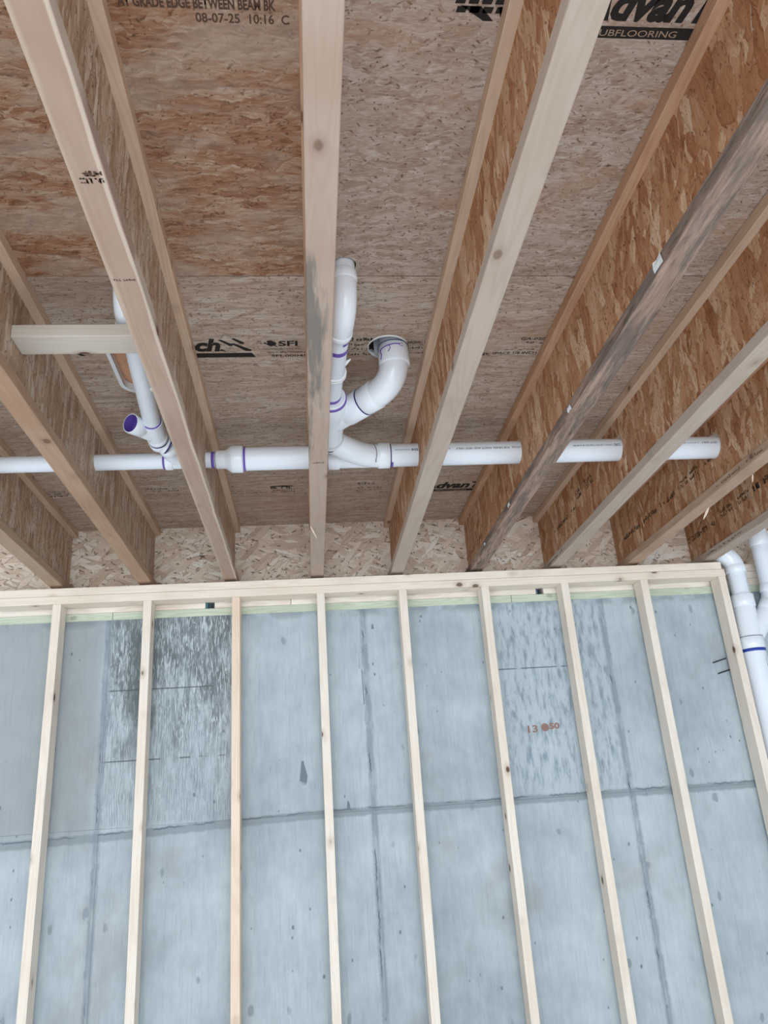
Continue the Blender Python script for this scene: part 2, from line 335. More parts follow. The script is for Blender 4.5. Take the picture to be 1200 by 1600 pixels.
def concrete_wall():
    t = NT('poured_concrete'); co = t.coord(); s = t.n('SeparateXYZ', {0: co}).outputs; X, Z = s[0], s[2]
    n1 = t.noise(co, 1.3, 5, .6); n2 = t.noise(co, 7, 5, .62); n3 = t.noise(t.vmul(co, (34, 1, 9)), 1.0, 4, .62)
    tone = t.m_('ADD', t.m_('MULTIPLY', n1, .5), t.m_('ADD', t.m_('MULTIPLY', n2, .3), t.m_('MULTIPLY', n3, .2)))
    col = t.ramp(tone, [(.34, srgb(150, 161, 168)), (.46, srgb(170, 181, 188)), (.58, srgb(186, 197, 203)), (.68, srgb(196, 206, 211))])
    # warm brownish clouds
    nb = t.noise(t.vadd(co, (4.2, 0, 1.7)), 1.9, 4, .6)
    col = t.mix(t.ss(nb, .56, .70, 0, .38), col, (*srgb(156, 152, 148), 1))
    # left end of the wall is darker and greyer
    col = t.mix(t.m_('MULTIPLY', t.ss(X, .26, .18), t.ss(Z, -1.25, -1.0, .0, .55)), col, (*srgb(142, 144, 144), 1))
    # faint plywood grain printed by the forms
    g = t.noise(t.vmul(co, (120, 1, 5)), 1.0, 3, .6)
    col = t.mix(t.ss(g, .52, .70, 0, .22), col, (*srgb(132, 142, 150), 1))
    hgt = t.m_('MULTIPLY', g, .25)
    wobx = t.m_('MULTIPLY', t.m_('SUBTRACT', t.noise(t.vmul(co, (3, 1, 9)), 1.0, 3), .5), .05)
    def boxm(x0, x1, z0, z1, f=.015):
        Xw = t.m_('ADD', X, wobx)
        a = t.m_('MULTIPLY', t.ss(Xw, x0 - f, x0 + f), t.ss(Xw, x1 - f, x1 + f, 1, 0))
        b = t.m_('MULTIPLY', t.ss(Z, z0 - f, z0 + f), t.ss(Z, z1 - f, z1 + f, 1, 0))
        return t.m_('MULTIPLY', a, b)
    # panel where the laitance has flaked off in vertical scales
    fl = t.n('TexNoise', {'Vector': t.vmul(co, (110, 1, 15)), 'Scale': 1.0, 'Detail': 6.0, 'Roughness': .68, 'Distortion': 1.2}).outputs[0]
    big = t.noise(t.vmul(co, (9, 1, 5)), 1.0, 4, .6)
    up = t.ss(Z, -1.05, -.16)      # stronger near the top
    P1 = boxm(.25, .822, -1.06, -.12)
    lvl = t.m_('ADD', big, t.m_('MULTIPLY', up, .20))
    drk = t.ss(lvl, .54, .70)
    pc = t.ramp(fl, [(.34, srgb(112, 122, 127)), (.44, srgb(144, 154, 160)), (.53, srgb(174, 185, 190)), (.62, srgb(200, 208, 212))])
    fl2 = t.n('TexNoise', {'Vector': t.vmul(co, (42, 1, 7)), 'Scale': 1.0, 'Detail': 5.0, 'Roughness': .6, 'Distortion': 1.0}).outputs[0]
    pc = t.mix(t.ss(fl2, .56, .60, 0, .75), pc, (*srgb(190, 200, 205), 1)); pc = t.mix(t.ss(fl2, .44, .39, 0, .6), pc, (*srgb(112, 121, 126), 1))
    pc = t.mix(t.m_('MULTIPLY', drk, t.ss(fl, .48, .58, .75, 0)), pc, (*srgb(104, 110, 112), 1))
    leftdark = t.m_('MULTIPLY', boxm(.34, .47, -.80, -.12, .04), t.ss(big, .40, .55))
    pc = t.mix(t.m_('MULTIPLY', leftdark, .65), pc, (*srgb(98, 106, 106), 1))
    col = t.mix(t.m_('MULTIPLY', P1, t.ss(t.m_('ADD', up, t.m_('MULTIPLY', t.m_('SUBTRACT', big, .5), 1.2)), -.1, .8, .30, 1)), col, pc)
    hgt = t.m_('ADD', hgt, t.m_('MULTIPLY', P1, fl))
    rg = t.m_('SINE', t.m_('MULTIPLY', t.m_('ADD', X, t.m_('MULTIPLY', t.noise(t.vmul(co, (9, 1, 4)), 1.0, 3), .05)), 560.0))
    rk = t.m_('MULTIPLY', t.m_('MULTIPLY', P1, t.ss(rg, .15, .9, 0, .5)), t.ss(t.noise(t.vmul(co, (14, 1, 7)), 1.0, 3), .42, .58))
    col = t.mix(rk, col, (*srgb(118, 128, 134), 1))
    # lighter scaling further right
    P2 = boxm(2.10, 2.66, -1.03, -.14, .04)
    c2 = t.ramp(t.noise(t.vmul(co, (44, 1, 11)), 1.0, 5, .65), [(.34, srgb(120, 134, 146)), (.44, srgb(158, 172, 182)), (.52, srgb(182, 193, 200)), (.7, srgb(194, 203, 208))])
    col = t.mix(t.m_('MULTIPLY', P2, .75), col, c2)
    # bug holes and chips
    for sc, th, c in ((24, .05, (104, 114, 122)), (13, .10, (140, 150, 157))):
        vo = t.n('TexVoronoi', {'Vector': t.vmul(co, (sc, sc, sc * .6)), 'Scale': 1.0}, feature='F1')
        cs = t.n('SeparateColor', {0: vo.outputs['Color']}).outputs
        d = t.m_('ADD', vo.outputs['Distance'], t.m_('MULTIPLY', t.m_('SUBTRACT', n3, .5), .5))
        col = t.mix(t.m_('MULTIPLY', t.ss(d, th, th + .07, .8, 0), t.m_('GREATER_THAN', cs[0], .72)), col, (*srgb(*c), 1))
    # dark stains beside the form joints
    wz = t.m_('MULTIPLY', t.m_('SUBTRACT', t.noise(t.vmul(co, (1, 1, 30)), 1.0, 4, .7), .5), .022)
    for x, hw, dx in ((.243, .010, 0), (1.458, .010, 0), (2.668, .010, 0)):
        d = t.m_('ABSOLUTE', t.m_('SUBTRACT', t.m_('ADD', X, wz), x))
        k = t.m_('MULTIPLY', t.ss(d, hw, hw + .012, 1, 0), t.ss(n3, .38, .55, .3, .75))
        col = t.mix(k, col, (*srgb(136, 147, 156), 1))
        k2 = t.m_('MULTIPLY', t.ss(t.m_('ABSOLUTE', t.m_('SUBTRACT', t.m_('ADD', X, wz), x - hw * .5)), .0015, .004, 1, 0), t.ss(t.noise(t.vmul(co, (1, 1, 7)), 1.0, 3), .5, .62, 0, .8))
        col = t.mix(k2, col, (*srgb(78, 88, 98), 1))
    wx = t.m_('MULTIPLY', t.m_('SUBTRACT', t.noise(t.vmul(co, (24, 1, 1)), 1.0, 4, .7), .5), .02)
    dz = t.m_('SUBTRACT', t.m_('ADD', Z, wx), t.ss(X, -.2, 1.4, -1.112, -1.072))
    col = t.mix(t.m_('MULTIPLY', t.ss(t.m_('ABSOLUTE', dz), .012, .024, 1, 0), .75), col, (*srgb(136, 146, 152), 1))
    col = t.mix(t.m_('MULTIPLY', t.ss(t.m_('ABSOLUTE', t.m_('SUBTRACT', dz, .012)), .0015, .005, 1, 0), t.ss(t.noise(t.vmul(co, (6, 1, 1)), 1.0, 3), .42, .56, 0, .7)), col, (*srgb(92, 104, 114), 1))
    # horizontal ply joints printed faintly in the scaled panels
    for z, x0, x1 in ((-.475, .25, .82), (-.79, .25, .80), (-.47, 2.1, 2.45)):
        k = t.m_('MULTIPLY', t.ss(t.m_('ABSOLUTE', t.m_('SUBTRACT', Z, z)), .0015, .004, 1, 0), boxm(x0, x1, z - .02, z + .02))
        col = t.mix(t.m_('MULTIPLY', k, t.ss(n2, .45, .52, 0, .8)), col, (*srgb(82, 88, 92), 1))
    # shade under the sill, painted into the colour as a patchy dark edge
    col = t.mix(t.m_('MULTIPLY', t.ss(Z, -.19, -.145), t.ss(n2, .42, .58, 0, .6)), col, (*srgb(118, 128, 132), 1))
    t.bump(t.m_('ADD', hgt, t.m_('MULTIPLY', n2, .3)), .45, .004)
    return t.fin(col, .85, .25)
M_CONC = concrete_wall()
def floor_mat():
    t = NT('slab_concrete'); co = t.coord(); n = t.noise(co, 2.2, 5)
    return t.fin(t.ramp(n, [(.3, srgb(200, 203, 206)), (.7, srgb(218, 221, 224))]), .8, .3)
M_FLOOR = floor_mat()

# ---------------- room dimensions (z = 0 is the top of the stud wall) ----------------
FLOOR = -2.70; YC = .105; YR = .197; ZJ = .014; ZS = .356; FW = .0630; FH = .038; WT = .0095
JX = [.0089, .4184, .8223, 1.2400, 1.6340, 2.0363, 2.4423, 2.8455, 3.2557, 3.6640]
SX = [.0248, .4377, .8493, 1.2531, 1.6527, 2.0610, 2.4662, 2.8774, 3.2910]
YE = -5.6           # joists run back over the photographer
PY, PZ = -.947, .200   # axis of the main drain run

# ---------------- structure ----------------
tag(box('floor', (-9, -16, FLOOR - .1), (11, .5, FLOOR), M_FLOOR, bevel=0), kind='structure')
# concrete wall with slightly raised fins at the joints between form panels
bm = box_me('wall_back', (-3.8, YC, FLOOR), (5.6, .33, -.138), 0)
for x in (-2.19, -.972, .243, 1.458, 2.668, 3.885):
    box_me('', (x - .007, YC - .0025, FLOOR), (x + .007, YC + .01, -1.085), .001, 1, bm)
    box_me('', (x - .005, YC - .0020, -1.065), (x + .004, YC + .01, -.140), .001, 1, bm)
box_me('', (-3.8, YC - .003, -1.088), (5.6, YC + .01, -1.070), .001, 1, bm)
tag(link('wall_back', from_bm(bm, 'wall_back'), M_CONC), kind='structure')
tag(box('wall_left', (-3.9, -7.2, FLOOR), (-3.8, .33, -.138), M_CONC, bevel=0), kind='structure')
tag(box('wall_right', (5.6, -7.2, FLOOR), (5.7, .33, -.138), M_CONC, bevel=0), kind='structure')

hole_c = circle(1.480, -1.462, .0665); hole_r = circle(1.3215, -1.872, .034)
def rrect(x0, x1, y0, y1, r, n=8):
    out = []
    for cx, cy, a0 in ((x1 - r, y1 - r, 0), (x0 + r, y1 - r, 90), (x0 + r, y0 + r, 180), (x1 - r, y0 + r, 270)):
        for i in range(n + 1):
            a = R(a0 + 90 * i / n); out.append((cx + r * math.cos(a), cy + r * math.sin(a)))
    return out
tub = rrect(.576, .774, -1.502, -1.201, .049)
rect = lambda x0, x1, y0, y1: [(x0, y0), (x1, y0), (x1, y1), (x0, y1)]
SEAM = -1.8245
ce = tag(empty('ceiling', (1.2, -1.8, ZS)), kind='structure')
pb = plate('subfloor_panel', rect(-3.8, 5.6, SEAM + .002, .225), [hole_c, tub], ZS, ZS + .018, 2, M_SUB_BACK, ce)
pl_ = plate('subfloor_panel', rect(-3.8, 1.238, -3.043, SEAM - .002), [], ZS, ZS + .018, 2, M_SUB_RED, ce)
pr = plate('subfloor_panel', rect(1.240, 5.6, -3.043, SEAM - .002), [hole_r], ZS, ZS + .018, 2, M_SUB_GREY, ce)
plate('subfloor_panel', rect(-3.8, 5.6, -7.2, -3.045), [], ZS, ZS + .018, 2, M_SUB_BACK, ce)
pb['label'] = 'brown subfloor sheet along the wall'; pl_['label'] = 'reddish brown subfloor sheet'; pr['label'] = 'greyish subfloor sheet'
box('light_block_slab', (-3.8, -7.2, ZS + .30), (5.6, .225, ZS + .34), M_DARKWOOD, ce, bevel=0)  # slab added above the subfloor to keep sky light out of its holes

tag(box('rim_board', (-3.8, YR, ZJ), (5.6, YR + .028, ZS), M_RIM, bevel=0),
    'pale coarse strand rim board behind the joist ends', 'rim board')

# ---------------- lettering and ink ----------------
def text(s, w, h, org, X, Y, mat, parent, name='printed_text', depth=.0004, shear=0.0, bold=0.0, bend=None):
    cu = bpy.data.curves.new('t', 'FONT'); cu.body = s; cu.size = 1; cu.shear = shear; cu.offset = bold; cu.resolution_u = 3
    o = bpy.data.objects.new('t', cu); COL.objects.link(o)
    bpy.context.view_layer.update()
    me = bpy.data.meshes.new_from_object(o.evaluated_get(bpy.context.evaluated_depsgraph_get())); bpy.data.objects.remove(o)
    xs = [v.co.x for v in me.vertices]; ys = [v.co.y for v in me.vertices]
    x0, y0 = min(xs), min(ys); kx = w / (max(xs) - x0); ky = h / (max(ys) - y0)
    X, Y = Vector(X), Vector(Y); Zv = X.cross(Y); org = Vector(org)
    for v in me.vertices:
        u, q = (v.co.x - x0) * kx, (v.co.y - y0) * ky
        if bend: v.co = bend(u, q)
        else: v.co = org + X * u + Y * q + Zv * depth
    me.materials.clear()
    return link(name, me, mat, parent)
def inkstrip(polys, org, X, Y, mat, parent, name='ink_mark', depth=.0004):
    """flat ink shapes given as polygons in (u, v)"""
    X, Y = Vector(X), Vector(Y); Zv = X.cross(Y); org = Vector(org); bm = bmesh.new()
    for pl in polys:
        try: bm.faces.new([bm.verts.new(org + X * u + Y * v + Zv * depth) for u, v in pl])
        except ValueError: pass
    return link(name, from_bm(bm, name), mat, parent)
def scribble(w, h, n, rng, thick=.16, slant=0.0):
    """worn, unreadable print: n little broken letters"""
    out = []; cw = w / n
    for i in range(n):
        if rng.random() < .12: continue
        x = i * cw; a = cw * .78; tt = h * thick
        for _ in range(rng.choice((2, 3, 3))):
            if rng.random() < .5:
                y = rng.choice((0, .42, .82)) * h; out.append([(x + slant * y, y), (x + a + slant * y, y), (x + a + slant * (y + tt), y + tt), (x + slant * (y + tt), y + tt)])
            else:
                q = x + rng.choice((0, .6)) * a; y0 = rng.choice((0, .2)) * h; y1 = rng.choice((.7, 1)) * h
                out.append([(q + slant * y0, y0), (q + tt + slant * y0, y0), (q + tt + slant * y1, y1), (q + slant * y1, y1)])
    return out
CX, CY = (1, 0, 0), (0, -1, 0)     # lettering on the ceiling reads with its top towards the doorway
def ctext(s, x0, x1, yb, h, mat=M_INK, depth=.0004, **k): return text(s, x1 - x0, h, (x0, yb, ZS), CX, CY, mat, ce, depth=depth, **k)
def cink(x0, x1, yb, h, n, mat=M_INK, seed=1, **k): return inkstrip(scribble(x1 - x0, h, n, random.Random(seed), **k), (x0, yb, ZS), CX, CY, mat, ce)
def swoosh(x, y, s=1.0, par=None):
    P = [[(0, .075), (.012, .078), (.052, .045), (.050, .036), (.040, .036)], [(.048, .084), (.060, .086), (.094, .058), (.092, .050), (.080, .050)],
         [(.044, .052), (.056, .054), (.118, .010), (.116, .002), (.096, .002)], [(-.004, .004), (.008, .016), (.026, .002)]]
    return inkstrip([[(u * s, v * s) for u, v in p] for p in P], (x, y, ZS), CX, CY, M_INK, ce, 'printed_emblem')
def bar(x0, x1, y0, y1, sl=.012): return inkstrip([[(0, y1 - y0), (x1 - x0 - sl, y1 - y0), (x1 - x0, 0), (0, 0)]], (x0, y1, ZS), CX, CY, M_INK, ce, 'printed_bar', .0003)
# three printed lines of the flooring maker, one sheet after the other
for yb in (-.232, -2.614):
    ctext('AdvanTech', 1.752, 2.155, yb, .076, shear=.25, bold=.045)
    bar(1.77, 2.25, yb + .010, yb + .036)
    ctext('SUBFLOORING', 1.80, 1.975, yb + .031, .014, M_TAUPE, depth=.0008)
ctext('AdvanTech', .795 - .27, .936, -1.443, .074, shear=.25, bold=.045).location = (0, 0, 0)
swoosh(.930, -1.443, .88); bar(.80, 1.045, -1.434, -1.408)
swoosh(.430, -1.425, .6)
swoosh(2.17, -.24, .8)
for i in range(4):
    for k in range(2):
        inkstrip([[(0, 0), (.019, 0), (.022, .013), (.002, .013)]], (1.508 + i * .026 + k * .004, -2.640 + k * .018, ZS), CX, CY, M_INK, ce)
inkstrip([[(0, .03), (.04, .03), (.07, 0), (.05, 0)], [(.075, .03), (.12, .03), (.12, 0), (.085, 0)]], (1.520, -2.606, ZS), CX, CY, M_INK, ce)
# forestry certificate print
ctext('SFI', 1.122, 1.184, -1.471, .030, bold=.03)
inkstrip([[(.016, -.001), (.030, .004), (.036, .016), (.030, .026), (.016, .034), (.004, .030), (.007, .018), (.002, .012)], [(-.006, .016), (.002, .012), (.004, .019), (-.004, .022)], [(.028, .004), (.036, -.004), (.038, -.001), (.031, .007)]], (1.080, -1.471, ZS), CX, CY, M_INK, ce, 'printed_emblem')
ctext('R', 1.064, 1.070, -1.483, .010); ctext('CERTIFIED SOURCING', 1.066, 1.195, -1.451, .008)
ctext('www.sfiprogram.org', 1.082, 1.230, -1.430, .012, bold=.02); ctext('SFI-00045', 1.096, 1.215, -1.408, .014, bold=.02)
# approval text right of the middle joist and past the bent pipe
for k, (y, h, n) in enumerate(((-1.497, .018, 10), (-1.468, .014, 9), (-1.445, .012, 9), (-1.412, .014, 9))): cink(1.338, 1.43, y, h, n, seed=20 + k, thick=.22)
ctext('EXPOSURE 1  24 OC', 1.545, 1.625, -1.478, .016, bold=.03); cink(1.545, 1.62, -1.448, .012, 8, seed=31, thick=.25); cink(1.545, 1.625, -1.42, .006, 6, seed=32, thick=.5)
cink(1.66, 1.80, -1.478, .014, 11, seed=33, thick=.22)
ctext('GA-0205', 1.925, 2.02, -1.492, .016, bold=.02); cink(1.945, 2.02, -1.470, .013, 6, seed=41, thick=.25)
cink(1.86, 1.99, -1.432, .006, 9, M_INK_SOFT, seed=42, thick=.5); ctext('SPACE 1/8 INCH', 1.845, 2.0, -1.408, .015, bold=.02)
cink(1.74, 1.835, -1.402, .016, 8, seed=43, thick=.25)
for k in range(5): cink(2.20 + .01 * k, 2.235 + .01 * k, -1.50 + k * .02, .013, 3, seed=50 + k, thick=.4)
# mill print near the wall
for k, (a, b, y, h, n) in enumerate(((.0, .125, -.312, .013, 10), (.03, .13, -.288, .013, 9), (.03, .125, -.262, .020, 7), (.47, .60, -.315, .014, 10), (.50, .62, -.292, .014, 9),
        (.47, .62, -.250, .010, 12), (.47, .63, -.232, .010, 12), (.845, .885, -.318, .014, 3), (.845, .99, -.262, .009, 12), (.845, 1.02, -.240, .010, 13),
        (1.035, 1.15, -.285, .024, 7), (1.045, 1.15, -.262, .012, 8), (1.02, 1.165, -.240, .012, 10), (1.44, 1.52, -.310, .020, 5), (1.44, 1.56, -.262, .014, 8), (1.45, 1.56, -.24, .010, 9))):
    cink(a, b, y, h, n, seed=60 + k, thick=.25)
inkstrip([[(0, 0), (.12, 0), (.105, .010), (.06, .014), (.012, .010)]], (1.028, -.310, ZS), CX, CY, M_INK, ce)
# date stamp
ctext('08-07-25  10:16  C', 1.012, 1.190, -2.585, .020, M_INK_SOFT, bold=.02)
ctext('AT GRADE EDGE BETWEEN BEAM BK', .872, 1.165, -2.612, .022, M_INK_SOFT, bold=.04)
cink(.87, .96, -2.655, .012, 8, M_INK_SOFT, seed=90); cink(1.03, 1.10, -2.655, .018, 5, M_INK_SOFT, seed=91); cink(1.115, 1.17, -2.655, .018, 5, M_INK_SOFT, seed=92)

# ---------------- I-joists ----------------
J_MAT = [(M_TAN, M_TOPFL_PALE, M_WEB_PALE), (M_TAN_DK, M_TOPFL_PALE, M_WEB_PALE), (M_PINK, M_TOPFL_PALE, M_WEB_PALE), (M_GRAIN, M_TOPFL, M_WEB),
         (M_CREAM, M_TOPFL_PALE, M_WEB), (M_GREYED, M_TOPFL, M_WEB), (M_CREAM, M_TOPFL_PALE, M_WEB), (M_REDDISH, M_TOPFL, M_WEB), (M_CREAM, M_TOPFL, M_WEB), (M_TAN, M_TOPFL, M_WEB)]
J_LAB = ['wooden I-joist at the far left edge, lowest in view, greyish tan bottom flange',
         'second wooden I-joist from the left, brown flange, short block nailed to its right side',
         'wooden I-joist with pinkish bottom flange and a cream stripe, crossing the small wye of pipe',
         'middle wooden I-joist, straight up the photo, blue-grey stained bottom flange',
         'clean pale cream wooden I-joist just right of the big bent white pipe',
         'wooden I-joist with dark grey weathered bottom flange and torn paper scraps',
         'wooden I-joist with pale cream flange right of the dark weathered one',
         'wooden I-joist with reddish flange and hanging splinter, where the white pipe ends',
         'wooden I-joist at the far right, ending above the white vertical pipes',
         'wooden I-joist beyond the right edge above the vertical pipes']
joists = []
for i, x in enumerate(JX[:9]):
    bmat, tmat, wmat = J_MAT[i]
    e = empty('floor_joist', (x, 0, ZJ), J_LAB[i], 'joist', 'I-joists under the subfloor'); joists.append(e)
    h = FW / 2
    bf = box('bottom_flange', (x - h, YE, ZJ), (x + h, YR - .001, ZJ + FH), bmat, e, .003, 2)
    tf = box('top_flange', (x - h, YE, ZS - FH), (x + h, YR - .001, ZS - .0005), tmat, e, .002, 1)
    rr = {1: .034, 2: .041}.get(i, .048)
    dz = {1: .004, 2: .004, 5: .006, 6: .010, 7: .010}.get(i, .004)
    holes = [circle(PY, PZ + dz, rr + (.004 if i > 2 else .002))] if 0 < i < 9 else []
    if i == 0: holes = [circle(PY, PZ, .034)]
    we = plate('web', [(YE, ZJ + FH - .004), (YR - .002, ZJ + FH - .004), (YR - .002, ZS - FH + .004), (YE, ZS - FH + .004)], holes, x - WT / 2, x + WT / 2, 0, wmat, e)
    e['parts'] = 3
for e in joists: del e['parts']
def jparts(i): return joists[i]
# pencilled layout marks and print on flanges
def on_bottom(i, x, y, w, h, n, seed, mat=M_INK_SOFT): return inkstrip(scribble(w, h, n, random.Random(seed), thick=.25), (x, y, ZJ), CX, CY, mat, joists[i], 'grade_stamp', .0006)
on_bottom(2, .806, -2.525, .042, .012, 8, 3); on_bottom(2, .814, -2.542, .034, .012, 6, 4); on_bottom(2, .800, -2.248, .046, .006, 9, 5)
on_bottom(3, 1.222, -1.395 + .1, .036, .008, 7, 6)
def web_ink(i, y, z, w, h, n, seed, side=-1, mat=M_INK_SOFT, name='web_print'):
    x = JX[i] + side * (WT / 2); X = (0, -side * -1, 0) if side > 0 else (0, -1, 0)
    # seen from the left (-x): right-hand direction is -y ; seen from the right: +y
    X = (0, -1, 0) if side < 0 else (0, 1, 0)
    return inkstrip(scribble(w, h, n, random.Random(seed), thick=.3), (x, y, z), X, (0, 0, 1), mat, joists[i], name, .0005)
# note: on the left faces the print runs from the wall towards the doorway
for (i, y, z, w, h, n, sd) in ((6, -.05, .165, .34, .020, 20, 1), (6, -.42, .195, .07, .018, 6, 2), (6, -.42, .220, .07, .018, 6, 22), (6, -.55, .195, .10, .018, 9, 3), (6, -.55, .22, .09, .018, 8, 23),
        (7, .06, .152, .62, .022, 34, 4), (7, -.62, .158, .07, .014, 6, 5), (7, -.62, .180, .07, .014, 6, 25), (7, -.71, .158, .08, .016, 6, 6), (7, -.71, .182, .08, .016, 6, 26), (7, -.85, .165, .10, .016, 8, 16),
        (8, .18, .160, .30, .026, 15, 7), (8, -.18, .170, .12, .016, 10, 8), (8, -.18, .194, .12, .016, 10, 28), (8, -.36, .173, .10, .016, 8, 9), (8, -.36, .198, .10, .016, 8, 29), (8, -.50, .18, .16, .030, 9, 10), (5, .10, .12, .30, .014, 16, 11)):
    web_ink(i, y, z, w, h, n, sd)
for (i, y, w, sd) in ((7, -.94, .36, 1), (8, -.01, .38, 2), (7, -1.35, .3, 3), (6, .05, .25, 4)):
    inkstrip(scribble(w, .010, int(w / .014), random.Random(sd), thick=.3), (JX[i] - FW / 2, y, ZJ + .012), (0, -1, 0), (0, 0, 1), M_INK_SOFT, joists[i], 'flange_print', .0006)
# hooked pencil ticks on the right sides of the top flanges
def tick(i, y, kind=0):
    x = JX[i] + FW / 2; P = [[(0, .004), (.0, .032), (.003, .032), (.003, .004)]]
    if kind: P.append([(.0, .004), (.012, .004), (.012, .007), (0, .007)])
    inkstrip(P, (x, y, ZS - FH), (0, 1, 0), (0, 0, 1), M_INK, joists[i], 'pencil_mark', .0005)
for y, k in ((-2.12, 0), (-1.99, 0), (-1.91, 1), (-1.81, 0)): tick(2, y, k)
tick(1, -.05, 1)
# splinters and paper scraps still hanging on the flanges
def sliver(name, a, b, w, mat, parent, th=.0012):
    bm = bmesh.new(); a, b = Vector(a), Vector(b); d = (b - a).normalized(); s = d.cross(Vector((.3, .8, .5))).normalized(); u = d.cross(s)
    vs = []
    for p, ww in ((a, w * .5), (lerp(a, b, .35), w), (lerp(a, b, .75), w * .7), (b, w * .12)):
        vs.append([bm.verts.new(p + s * ww / 2 + u * th / 2), bm.verts.new(p - s * ww / 2 + u * th / 2), bm.verts.new(p - s * ww / 2 - u * th / 2), bm.verts.new(p + s * ww / 2 - u * th / 2)])
    for r0, r1 in zip(vs, vs[1:]):
        for k in range(4): bm.faces.new((r0[k], r0[(k + 1) % 4], r1[(k + 1) % 4], r1[k]))
    bm.faces.new(vs[0][::-1]); bm.faces.new(vs[-1])
    return link(name, from_bm(bm, name), mat, parent)
sliver('splinter', (1.212, -.69, ZJ - .001), (1.236, -.60, ZJ - .022), .006, M_SPLINTER, joists[3])
sliver('splinter', (2.870, -.755, ZJ + .001), (2.888, -.660, ZJ - .018), .010, M_SPLINTER, joists[7])
sliver('splinter', (2.880, -1.09, ZJ + .002), (2.910, -1.03, ZJ - .006), .006, M_SPLINTER, joists[7])
def scrap(i, y, w, h, z):
    x = JX[i] - FW / 2 - .001; r = random.Random(int(abs(y) * 100)); bm = bmesh.new()
    pts = [(0, 0), (w * .45, h * .08), (w, -h * .06), (w * .96, h * .5), (w * .86, h), (w * .4, h * .92), (w * .06, h * 1.02), (-w * .05, h * .5)]
    f = [bm.verts.new((x - .004 * r.random(), y - a, z + b)) for a, b in pts]; k = [bm.verts.new(v.co + Vector((.0012, 0, 0))) for v in f]
    bm.faces.new(f); bm.faces.new(k[::-1])
    for j in range(len(f)): bm.faces.new((f[j], f[(j + 1) % len(f)], k[(j + 1) % len(f)], k[j]))
    link('paper_scrap', from_bm(bm, 'paper_scrap'), M_PAPER, joists[i])
scrap(5, -2.26, .045, .026, .022); scrap(5, -.80, .035, .016, .024); scrap(5, -.33, .020, .012, .022); scrap(5, -1.60, .03, .016, .020)

# ---------------- sill stack on the concrete ----------------
def board(name, x0, x1, z0, z1, mat, label, cat, group, y0=YC + .0, y1=YR + .09, bev=.0015):
    return tag(box(name, (x0, y0, z0), (x1, y1, z1), mat, bevel=bev), label, cat, group)
S0, S1, S2, S3, S4 = -.138, -.100, -.062, -.024, ZJ
for x0, x1, lab in ((-3.8, .255, 'green treated sill plate at the far left end of the concrete wall'), (.257, 2.214, 'green treated sill plate over the middle of the concrete wall'),
                    (2.216, 5.6, 'green treated sill plate over the right part of the concrete wall')):
    board('sill_plate', x0, x1, S0, S1 - .001, M_GREEN, lab, 'sill plate', 'treated plates on the concrete')
for x0, x1, lab in ((-3.8, .693, 'pale sill board left of the teal anchor strap, just over the green plate'), (.737, 1.106, 'short pale sill board right of the teal anchor strap'),
                    (1.108, 2.347, 'long pale sill board left of the small grey anchor strap'), (2.386, 5.6, 'pale sill board right of the small grey anchor strap, running behind the pipes')):
    board('sill_board', x0, x1, S1, S2 - .0015, M_SILL, lab, 'board', 'boards stacked on the sill plate', YC + .003)
board('sill_board', -3.8, 5.6, S2, S3 - .0015, M_SILL, 'second pale sill board up, partly hidden behind the top plate', 'board', 'boards stacked on the sill plate', YC + .006)
board('sill_board', -3.8, 5.6, S3, S4 - .0005, M_SILL, 'topmost sill board directly under the joist ends', 'board', 'boards stacked on the sill plate', YC + .004)
def strap(x0, x1, mat, label):
    e = empty('anchor_strap', ((x0 + x1) / 2, YC + .02, S1), label, 'metal strap')
    box('strap_plate', (x0, YC + .012, S1 + .001), (x0 + .010, YC + .05, S2 - .003), mat, e, .0008)
    box('strap_plate', (x0, YC + .050, S1 + .001), (x1, YC + .056, S2 - .003), M_STEEL, e, .0008)
    bm = bmesh.new(); sweep(bm, [(x0 + .026, YC + .049, S1 + .016), (x0 + .026, YC + .036, S1 + .016)], .006, 6); sweep(bm, [(x0 + .026, YC + .040, S1 + .0012), (x0 + .026, YC + .040, S1 + .03)], .0032, 10)
    link('anchor_bolt', from_bm(bm, 'anchor_bolt'), M_ROD, e)
strap(.694, .736, M_TEAL, 'teal and grey metal anchor strap in the gap between two sill boards')
strap(2.348, 2.385, M_STEEL, 'small grey metal anchor strap in the right gap between sill boards')

# ---------------- stud wall ----------------
tag(box('top_plate', (-2.9, 0, -.0375), (3.300, .089, 0), M_PLATE, bevel=.002, seg=2), 'upper one of the doubled pale top plates on the stud wall', 'wall plate', 'plates of the stud wall')
tag(box('top_plate', (-2.9, 0, -.0760), (3.312, .089, -.0385), M_PLATE, bevel=.002, seg=2), 'lower one of the doubled pale top plates, stud heads nailed to it', 'wall plate', 'plates of the stud wall')
tag(box('bottom_plate', (-2.9, 0, FLOOR), (3.312, .089, FLOOR + .038), M_PLATE, bevel=.002), 'pale bottom plate of the stud wall on the floor', 'wall plate', 'plates of the stud wall')
S_LAB = ['leftmost pale wall stud, its right side showing', 'pale wall stud second from the left, over the dark flaking concrete',
         'orange tinted knotty wall stud at the right edge of the flaking concrete panel', 'narrow looking pale wall stud under the middle joist',
         'pale wall stud just right of the second vertical concrete joint', 'pale wall stud left of the red number on the concrete',
         'pale wall stud right of the red number on the concrete', 'pale wall stud next to last on the right, with a large knot halfway',
         'rightmost wall stud at the end of the wall beside the white pipes']
BOT = [(-.0066, 0)] * 9
